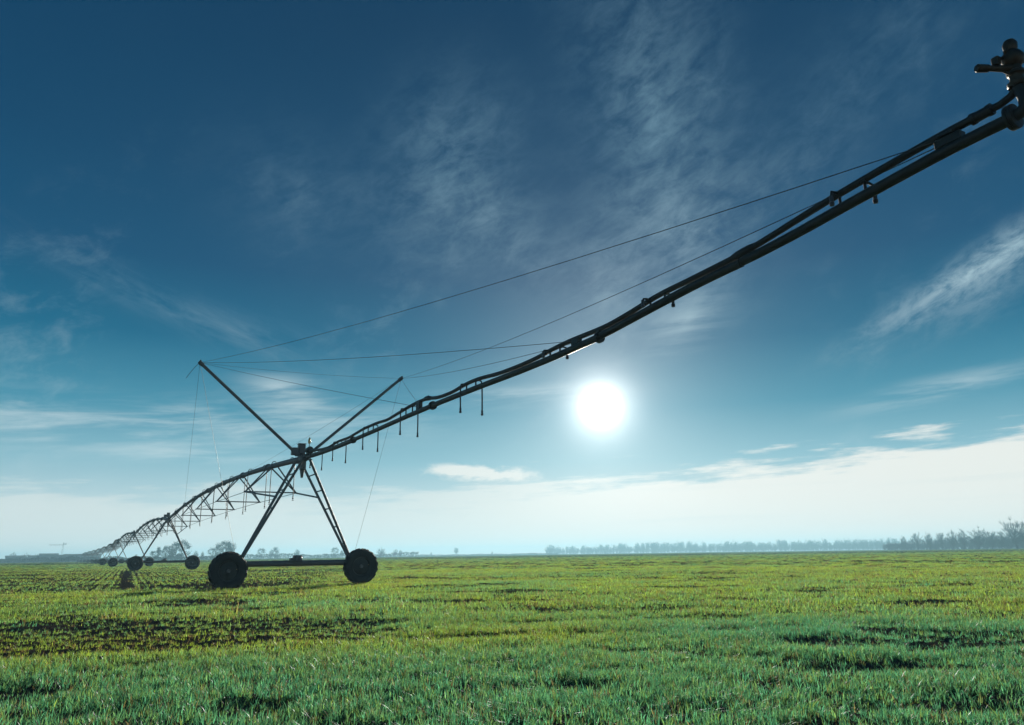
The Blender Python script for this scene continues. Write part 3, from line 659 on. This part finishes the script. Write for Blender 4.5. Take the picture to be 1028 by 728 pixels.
# ------------------------------------------------------------------ distant trees, wood and farm
m, t, out = material('bare_bark'); b = t.new('ShaderNodeBsdfDiffuse')
nb = t.noise(t.new('ShaderNodeTexCoord').outputs['Object'], .6, 4, .6); t.put(t.mix(nb, (.030, .026, .022), (.065, .055, .042)), b.inputs[0]); t.l.new(b.outputs[0], out.inputs[0]); M_BARK = m
m, t, out = material('evergreen_leaf'); b = t.new('ShaderNodeBsdfDiffuse')
nb = t.noise(t.new('ShaderNodeTexCoord').outputs['Object'], .8, 4, .6); t.put(t.mix(nb, (.022, .040, .018), (.055, .075, .030)), b.inputs[0]); t.l.new(b.outputs[0], out.inputs[0]); M_EVER = m
def bare_tree(seed, H=12.0, rx=.30, cz=.60, rz=.40, limbs=60, twigs=13):
    """bare winter tree: tapered trunk with limbs, and a rounded crown of fine branches"""
    g = np.random.default_rng(seed); trunk = MB(); crown = MB()
    tp_ = [np.array([0, 0, -.1])]
    for k in range(5): tp_.append(tp_[-1]+np.array([g.normal()*.025*H, g.normal()*.025*H, H*.155]))
    trunk.poly(tp_, [H*.022*q for q in (1.15, .95, .8, .6, .38, .15)], 7, False)
    def on_trunk(z): f = min(max(z/(H*.155), 0), 4.99); i = int(f); return tp_[i]+(tp_[i+1]-tp_[i])*(f-i)
    lob = g.uniform(.75, 1.2, 7)
    for k in range(limbs):
        q = g.random()*6.283; u = g.uniform(-1, 1); r = g.uniform(.35, 1.0)**.6*lob[int(q/6.284*7)]
        e = np.array([H*rx*r*math.cos(q)*math.sqrt(1-u*u), H*rx*r*math.sin(q)*math.sqrt(1-u*u), H*(cz+rz*u*r*(.95 if u > 0 else .8))])
        b0 = on_trunk(max(.10*H, e[2]*g.uniform(.35, .6))); mid = b0*.45+e*.55+np.array([0, 0, -.04*H])+g.normal(size=3)*.03*H; rr = H*g.uniform(.0035, .007)
        (trunk if k % 3 == 0 else crown).poly([b0, mid, e], [rr*1.3, rr, rr*.4], 4, False)
        for t_ in range(twigs):
            s_ = g.uniform(.35, 1.0); p = mid+(e-mid)*s_ if s_ > .5 else b0+(mid-b0)*(s_*2); d = (e-np.array([0, 0, H*.35])); d = d/np.linalg.norm(d)+g.normal(size=3)*.65+np.array([0, 0, .35]); d /= np.linalg.norm(d)
            ln = H*g.uniform(.05, .13); m_ = p+d*ln*.5+g.normal(size=3)*ln*.08; crown.poly([p, m_, p+d*ln+np.array([0, 0, ln*.15])], [.034*H/12, .026*H/12, .012], 3, False)
    mx = max(v[2] for v in crown.v); k = H/mx
    for q in (trunk, crown): q.v = [(a*k, b_*k, c*k) for a, b_, c in q.v]
    return trunk.mesh('trunk', M_BARK, False), crown.mesh('crown', M_BARK, False)
def leafy_tree(seed, H=10.0, wid=.42, conic=False):
    g = np.random.default_rng(seed); trunk = MB(); crown = MB()
    trunk.poly([(0, 0, -.1), (.05, .03, H*.35), (0, .1, H*.9)], [H*.022, H*.016, H*.004], 7, False)
    cl = []
    for k in range(46):
        s = g.random()**(.7 if conic else .9); z = H*(.14+.83*s)
        rr = H*wid*((1-s)**.8 if conic else math.sqrt(max(.02, 1-((s-.45)/.58)**2)))*g.uniform(.3, 1.0); q = g.random()*6.283
        cl.append((rr*math.cos(q), rr*math.sin(q), z, H*g.uniform(.05, .11)))
        if k % 4 == 0: trunk.poly([(0, 0, z*.75), (rr*math.cos(q)*.8, rr*math.sin(q)*.8, z)], [H*.007, H*.002], 4, False)
    V = []; F = []
    for cx, cy, cz, cr in cl:
        for _ in range(34):
            p = np.array([cx, cy, cz])+g.normal(size=3)*cr*.62; a = g.normal(size=3); a /= np.linalg.norm(a); b_ = np.cross(a, g.normal(size=3)); b_ /= np.linalg.norm(b_); s = H*g.uniform(.012, .026); o = len(V)
            V += [tuple(p-a*s-b_*s*.5), tuple(p+a*s-b_*s*.6), tuple(p+a*s*.4+b_*s)]; F.append((o, o+1, o+2))
    crown.add(V, F); return trunk.mesh('trunk', M_BARK, False), crown.mesh('crown', M_EVER, False)
BARE = [bare_tree(300+k, 12, (.30, .22, .34, .19, .27)[k], .60, .40) for k in range(5)]
BUSHY = [bare_tree(340+k, 12, (.44, .36)[k], .56, .42, 85, 15) for k in range(2)]
THICKET = [bare_tree(350+k, 12, .52, .42, .46, 60, 12) for k in range(2)]
LEAFY = [leafy_tree(360, 10, .42), leafy_tree(361, 10, .36), leafy_tree(362, 10, .30, True)]
def tree(x, dist, hpx, meshes, label, H0, group=None, name='bare_tree', wscale=1.0):
    gx_, gy_ = ground_px(x, dist); root = obj(name, None, None, (gx_, gy_, 0), random.random()*6.28); k = (hpx*dist/FPX)/H0
    root.scale = (k*wscale, k*wscale, k); tag(root, label, 'tree', group)
    obj('trunk', meshes[0], root); obj('crown', meshes[1], root)
    return root
# right-hand wood, hazy: trees that stand out
rw = [(893, 760, 9, 0, 'low hazy bare tree at the left tip of the right-hand wood'), (908, 740, 13, 1, 'bare tree rising at the left end of the right-hand wood'), (922, 715, 16, 2, 'forked bare tree just right of the left end of the right-hand wood'), (934, 700, 16, 3, 'slim bare tree left of the middle of the right-hand wood'), (946, 690, 15, 4, 'loose bare tree beside the slim one in the right-hand wood'),
      (957, 670, 18, 0, 'tall loose bare tree in the middle of the right-hand wood'), (968, 660, 18, 1, 'bare tree left of the domed one in the right-hand wood'), (983, 640, 20, 5, 'dense dome-shaped tree in the right-hand wood'), (996, 640, 16, 6, 'bushy tree right of the domed one in the right-hand wood'), (1006, 630, 14, 2, 'low bare tree between the domed and the tallest tree at right'), (1022, 600, 27, 5, 'tallest bare tree with round open crown at the right edge of the field'), (1034, 600, 24, 6, 'bushy bare tree cut by the right edge of the picture'), (1050, 620, 20, 3, 'bare tree beyond the right edge')]
for x, d, h, k, lab in rw[:-1]: tree(x, d, h*1.0, (BARE+BUSHY)[k], lab, 12, 'bare trees of the right-hand wood', 'bare_tree', 1.15 if k > 4 else 1.0)
# left and middle: clumps behind the machine
lt = [(136, 640, 5, 'B', 1, 'low bare bush left of the dark evergreen clump behind the second tower'), (153, 640, 7, 'L', 0, 'small dark evergreen left of the clump behind the second tower'), (158.5, 640, 10, 'L', 2, 'pointed dark conifer left of the big clump behind the second tower'), (166, 620, 11, 'L', 1, 'rounded evergreen at the left of the clump behind the second tower'), (171, 615, 14, 'B', 2, 'bare tree poking above the evergreen clump behind the second tower'), (176, 600, 14, 'L', 0, 'broad dark evergreen in the middle of the clump behind the second tower'), (182, 600, 16, 'L', 1, 'tallest dark evergreen of the clump behind the second tower'),
      (196, 660, 8, 'B', 0, 'thin bare tree between the second tower and the big left wheel'), (203, 660, 7, 'B', 3, 'loose bare tree just left of the big left wheel'), (213, 620, 9, 'L', 0, 'evergreen directly left above the big left wheel'), (219, 610, 13, 'L', 1, 'dark evergreen rising behind the big left wheel'), (226, 610, 15, 'L', 0, 'bushy dark evergreen behind the top of the big left wheel'), (231, 630, 15, 'B', 4, 'bare tree behind the near tower\'s left leg'),
      (262, 820, 8, 'L', 0, 'hazy round tree below the left leg between the near wheels'), (272, 820, 8, 'B', 1, 'hazy bare tree between the near wheels, left half'), (276, 810, 9, 'L', 1, 'hazy bushy tree between the near wheels left of the motor box'), (298, 900, 8, 'B', 2, 'faint bare tree above the motor box'), (336, 850, 8, 'L', 0, 'hazy round tree left of the near tower\'s right leg'), (343, 850, 7, 'B', 3, 'hazy bare tree behind the near tower\'s right leg'),
      (383, 820, 9, 'B', 5, 'spreading bare tree just right of the big right wheel'), (397, 860, 7, 'B', 0, 'small bare tree second right of the big right wheel'), (402, 860, 6, 'B', 2, 'thin bare tree third right of the big right wheel'), (433, 1500, 3, 'B', 1, 'tiny faint bare tree on the empty horizon left of the lone tree'), (458, 1450, 7, 'B', 4, 'lone faint bare tree on the empty middle horizon'), (494, 1550, 3, 'B', 3, 'tiny faint bare tree right of the lone tree on the horizon'), (549, 1550, 7, 'B', 0, 'faint bare tree at the left end of the far wood'), (553, 1550, 9, 'B', 6, 'taller faint tree at the left end of the far wood'),
      (12, 780, 8, 'B', 0, 'bare tree behind the small shed at far left'), (26, 780, 7, 'B', 5, 'round bare tree between the two sheds at far left'), (36, 790, 6, 'B', 2, 'thin bare tree behind the left end of the long shed')]
for x, d, h, ty_, k, lab in lt:
    tree(x, d, h+1.2, (BARE+BUSHY)[k] if ty_ == 'B' else LEAFY[k], lab, 12 if ty_ == 'B' else 10, None, 'bare_tree' if ty_ == 'B' else 'evergreen_tree', 1.15)
# masses that read as one
tree_coll = bpy.data.collections.new('wood_trees')
for k, (tm_, cm_) in enumerate(BARE+BUSHY+THICKET):
    v = []; f = []
    for me in (tm_, cm_):
        o_ = len(v); v += [tuple(q.co) for q in me.vertices]; f += [tuple(i+o_ for i in p.vertices) for p in me.polygons]
    me = bpy.data.meshes.new('wood_tree'); me.from_pydata(v, [], f); me.materials.append(M_BARK); me.update(); tree_coll.objects.link(bpy.data.objects.new('wood_tree_%d' % k, me))
def wood(name, x0, x1, step, dist, hfun, label, seed, depth=60):
    g = np.random.default_rng(seed); x = x0; P = []; pk = []; sz = []; sp_ = []
    while x < x1:
        for k in range(2):      # a tree and the thicket below it
            dd = dist(x)+g.uniform(0, depth); a, b_ = ground_px(x+g.uniform(-1, 1), dd); hh = hfun(x)*g.uniform(.72, 1.15)*(1 if k == 0 else .62)
            P.append((a, b_, 0)); sz.append(hh*dd/FPX/12.0); sp_.append((0, 0, g.random()*6.28)); pk.append(g.integers(0, 7) if k == 0 else 7+g.integers(0, 2))
        x += step*g.uniform(.5, 1.5)
    pm = point_mesh(name, P, pk, sz, sp_); pm.materials.append(M_BARK); o = tag(obj(name, pm), label, 'wood', kind='stuff'); gn_scatter(o, tree_coll); return o
wood('far_wood', 552, 905, 2.4, lambda x: 1620-.7*(x-550), lambda x: 7.5+2.8*min(1, (x-545)/120), 'long pale wood fading in the haze along the middle right horizon', 51)
wood('wood_undergrowth', 888, 1060, 3.0, lambda x: 780-1.0*(x-890), lambda x: 6+5*min(1, (x-880)/60), 'hazy thicket filling the right-hand wood below its taller trees', 52)
def hedge(name, x0, x1, dist, h, label, seed, amp=.5, mat=None):
    g = np.random.default_rng(seed); mb_ = MB(); V = []; F = []
    n = int((x1-x0)*26)
    for _ in range(n):
        x = g.uniform(x0, x1); dd = dist+g.uniform(0, 12); a, b_ = ground_px(x, dd); top = h*(1-amp+amp*float(vnoise(np.array([x*.11]), np.array([seed*1.0]), 4, 4)[0])*1.7); z = top*g.random()**.8
        p = np.array([a, b_, z]); u = g.normal(size=3); u /= np.linalg.norm(u); v = np.cross(u, g.normal(size=3)); v /= np.linalg.norm(v); s = g.uniform(.35, .8); o = len(V)
        V += [tuple(p-u*s-v*s*.5), tuple(p+u*s-v*s*.6), tuple(p+v*s)]; F.append((o, o+1, o+2))
    mb_.add(V, F); return tag(obj(name, mb_.mesh(name, mat or M_EVER, False)), label, 'hedge', kind='stuff')
hedge('field_hedge', -30, 240, 700, 3.6, 'low dark hedge along the left horizon', 61)
hedge('field_hedge', 236, 420, 880, 4.6, 'pale hedge line on the horizon between and right of the near wheels', 62)
hedge('field_hedge', 420, 560, 1200, 2.2, 'thin faint hedge along the empty middle horizon', 63)

hedge('wood_edge', 889, 1062, 790, 5.5, 'brushy lower edge of the right-hand wood', 64, .35, M_BARK)
hedge('wood_edge', 553, 900, 1640, 8.5, 'brushy lower edge of the long pale wood in the haze', 65, .35, M_BARK)
# farm sheds at far left
def shed(x0, x1, dist, hpx, label, doors, step=None, ridge=.16):
    a = ground_px((x0+x1)/2, dist); wd = (x1-x0)*dist/FPX; H = hpx*dist/FPX; dp = 16.0
    rz = -math.atan2(a[0], a[1]); root = obj('farm_shed', None, None, (a[0], a[1], 0), rz); tag(root, label, 'shed')
    eh = H*(1-ridge)
    wall = MB().box((0, 0, eh/2), (wd, dp, eh)); obj('wall', wall.mesh('wall', M_SHED, False), root)
    rf = MB().add([(-wd/2-.4, -dp/2-.4, eh+.02), (wd/2+.4, -dp/2-.4, eh+.02), (wd/2+.4, dp/2+.4, eh+.02), (-wd/2-.4, dp/2+.4, eh+.02), (-wd/2-.4, 0, H), (wd/2+.4, 0, H)], [(0, 1, 5, 4), (2, 3, 4, 5), (0, 4, 3), (1, 2, 5), (3, 2, 1, 0)])
    rp = obj('roof', rf.mesh('roof', M_ROOF, False), root)
    for k in range(doors):
        xx = -wd/2+wd*(k+.5)/doors; w_ = min(4.2, wd/doors*.5); obj('door', MB().box((xx, -dp/2-.06, eh*.34), (w_, .12, eh*.68)).mesh('door', M_DARKGLASS, False), root)
    return root
shed(8, 22, 760, 5.6, 'small hazy farm shed at the far left of the horizon', 2)
shed(30, 41, 800, 5.6, 'low lean-to at the left end of the long hazy shed', 1)
shed(41.5, 55, 790, 7.0, 'taller hazy shed left of the crane on the far left horizon', 2)
shed(55.5, 68, 800, 5.8, 'low hazy shed directly below the faint crane', 2)
shed(68.5, 96, 790, 6.4, 'long hazy shed behind the far end of the irrigation line', 4)
# crane: lattice mast with a jib to the left
a = ground_px(61.3, 900); root = obj('tower_crane', None, None, (a[0], a[1], 0), -math.atan2(a[0], a[1])); tag(root, 'faint tower crane above the low sheds at far left', 'crane')
def lattice(p0, p1, wdt, n, r):
    mb_ = MB(); p0, p1 = np.array(p0, float), np.array(p1, float); d = (p1-p0)/np.linalg.norm(p1-p0); u = np.cross(d, (0, 1, 0)) if abs(d[1]) < .9 else np.array([1, 0, 0.]); u /= np.linalg.norm(u); v = np.cross(d, u)
    cs = [(1, 1), (1, -1), (-1, -1), (-1, 1)]
    for a_, b_ in cs: mb_.poly([p0+(a_*u+b_*v)*wdt/2, p1+(a_*u+b_*v)*wdt/2], r, 4)
    for k in range(n):
        q0 = p0+(p1-p0)*k/n; q1 = p0+(p1-p0)*(k+1)/n
        for i in range(4):
            c, e = cs[i], cs[(i+1) % 4]; mb_.poly([q0+(c[0]*u+c[1]*v)*wdt/2, q1+(e[0]*u+e[1]*v)*wdt/2], r*.6, 3)
    return mb_
obj('mast', lattice((0, 0, 0), (0, 0, 17.0), 1.2, 12, .09).mesh('mast', M_BEAM, False), root)
obj('jib', lattice((1.5, 0, 16.6), (-12.4, 0, 16.6), .9, 12, .07).mesh('jib', M_BEAM, False), root)
obj('counter_jib', lattice((.6, 0, 17.4), (3.0, 0, 17.4), .9, 3, .12).mesh('counter_jib', M_BEAM, False), root)
obj('cat_head', MB().poly([(0, 0, 16.9), (.3, 0, 19.0)], (.5, .15), 4).mesh('cat_head', M_BEAM, False), root)

# ------------------------------------------------------------------ haze over the plain
hb = MB().box((0, 0, 13.0), (FAR*2+80, FAR*2+80, 28.5)); hm = hb.mesh('haze', [], False)
m, t, out = material('haze_air'); pv = t.new('ShaderNodeVolumePrincipled'); pv.inputs['Color'].default_value = (.40, .75, .93, 1); pv.inputs['Density'].default_value = .00055; pv.inputs['Anisotropy'].default_value = .3
t.l.new(pv.outputs[0], out.inputs['Volume']); hm.materials.append(m)
tag(obj('haze', hm), 'thin pale haze over the whole plain', 'haze', kind='stuff')
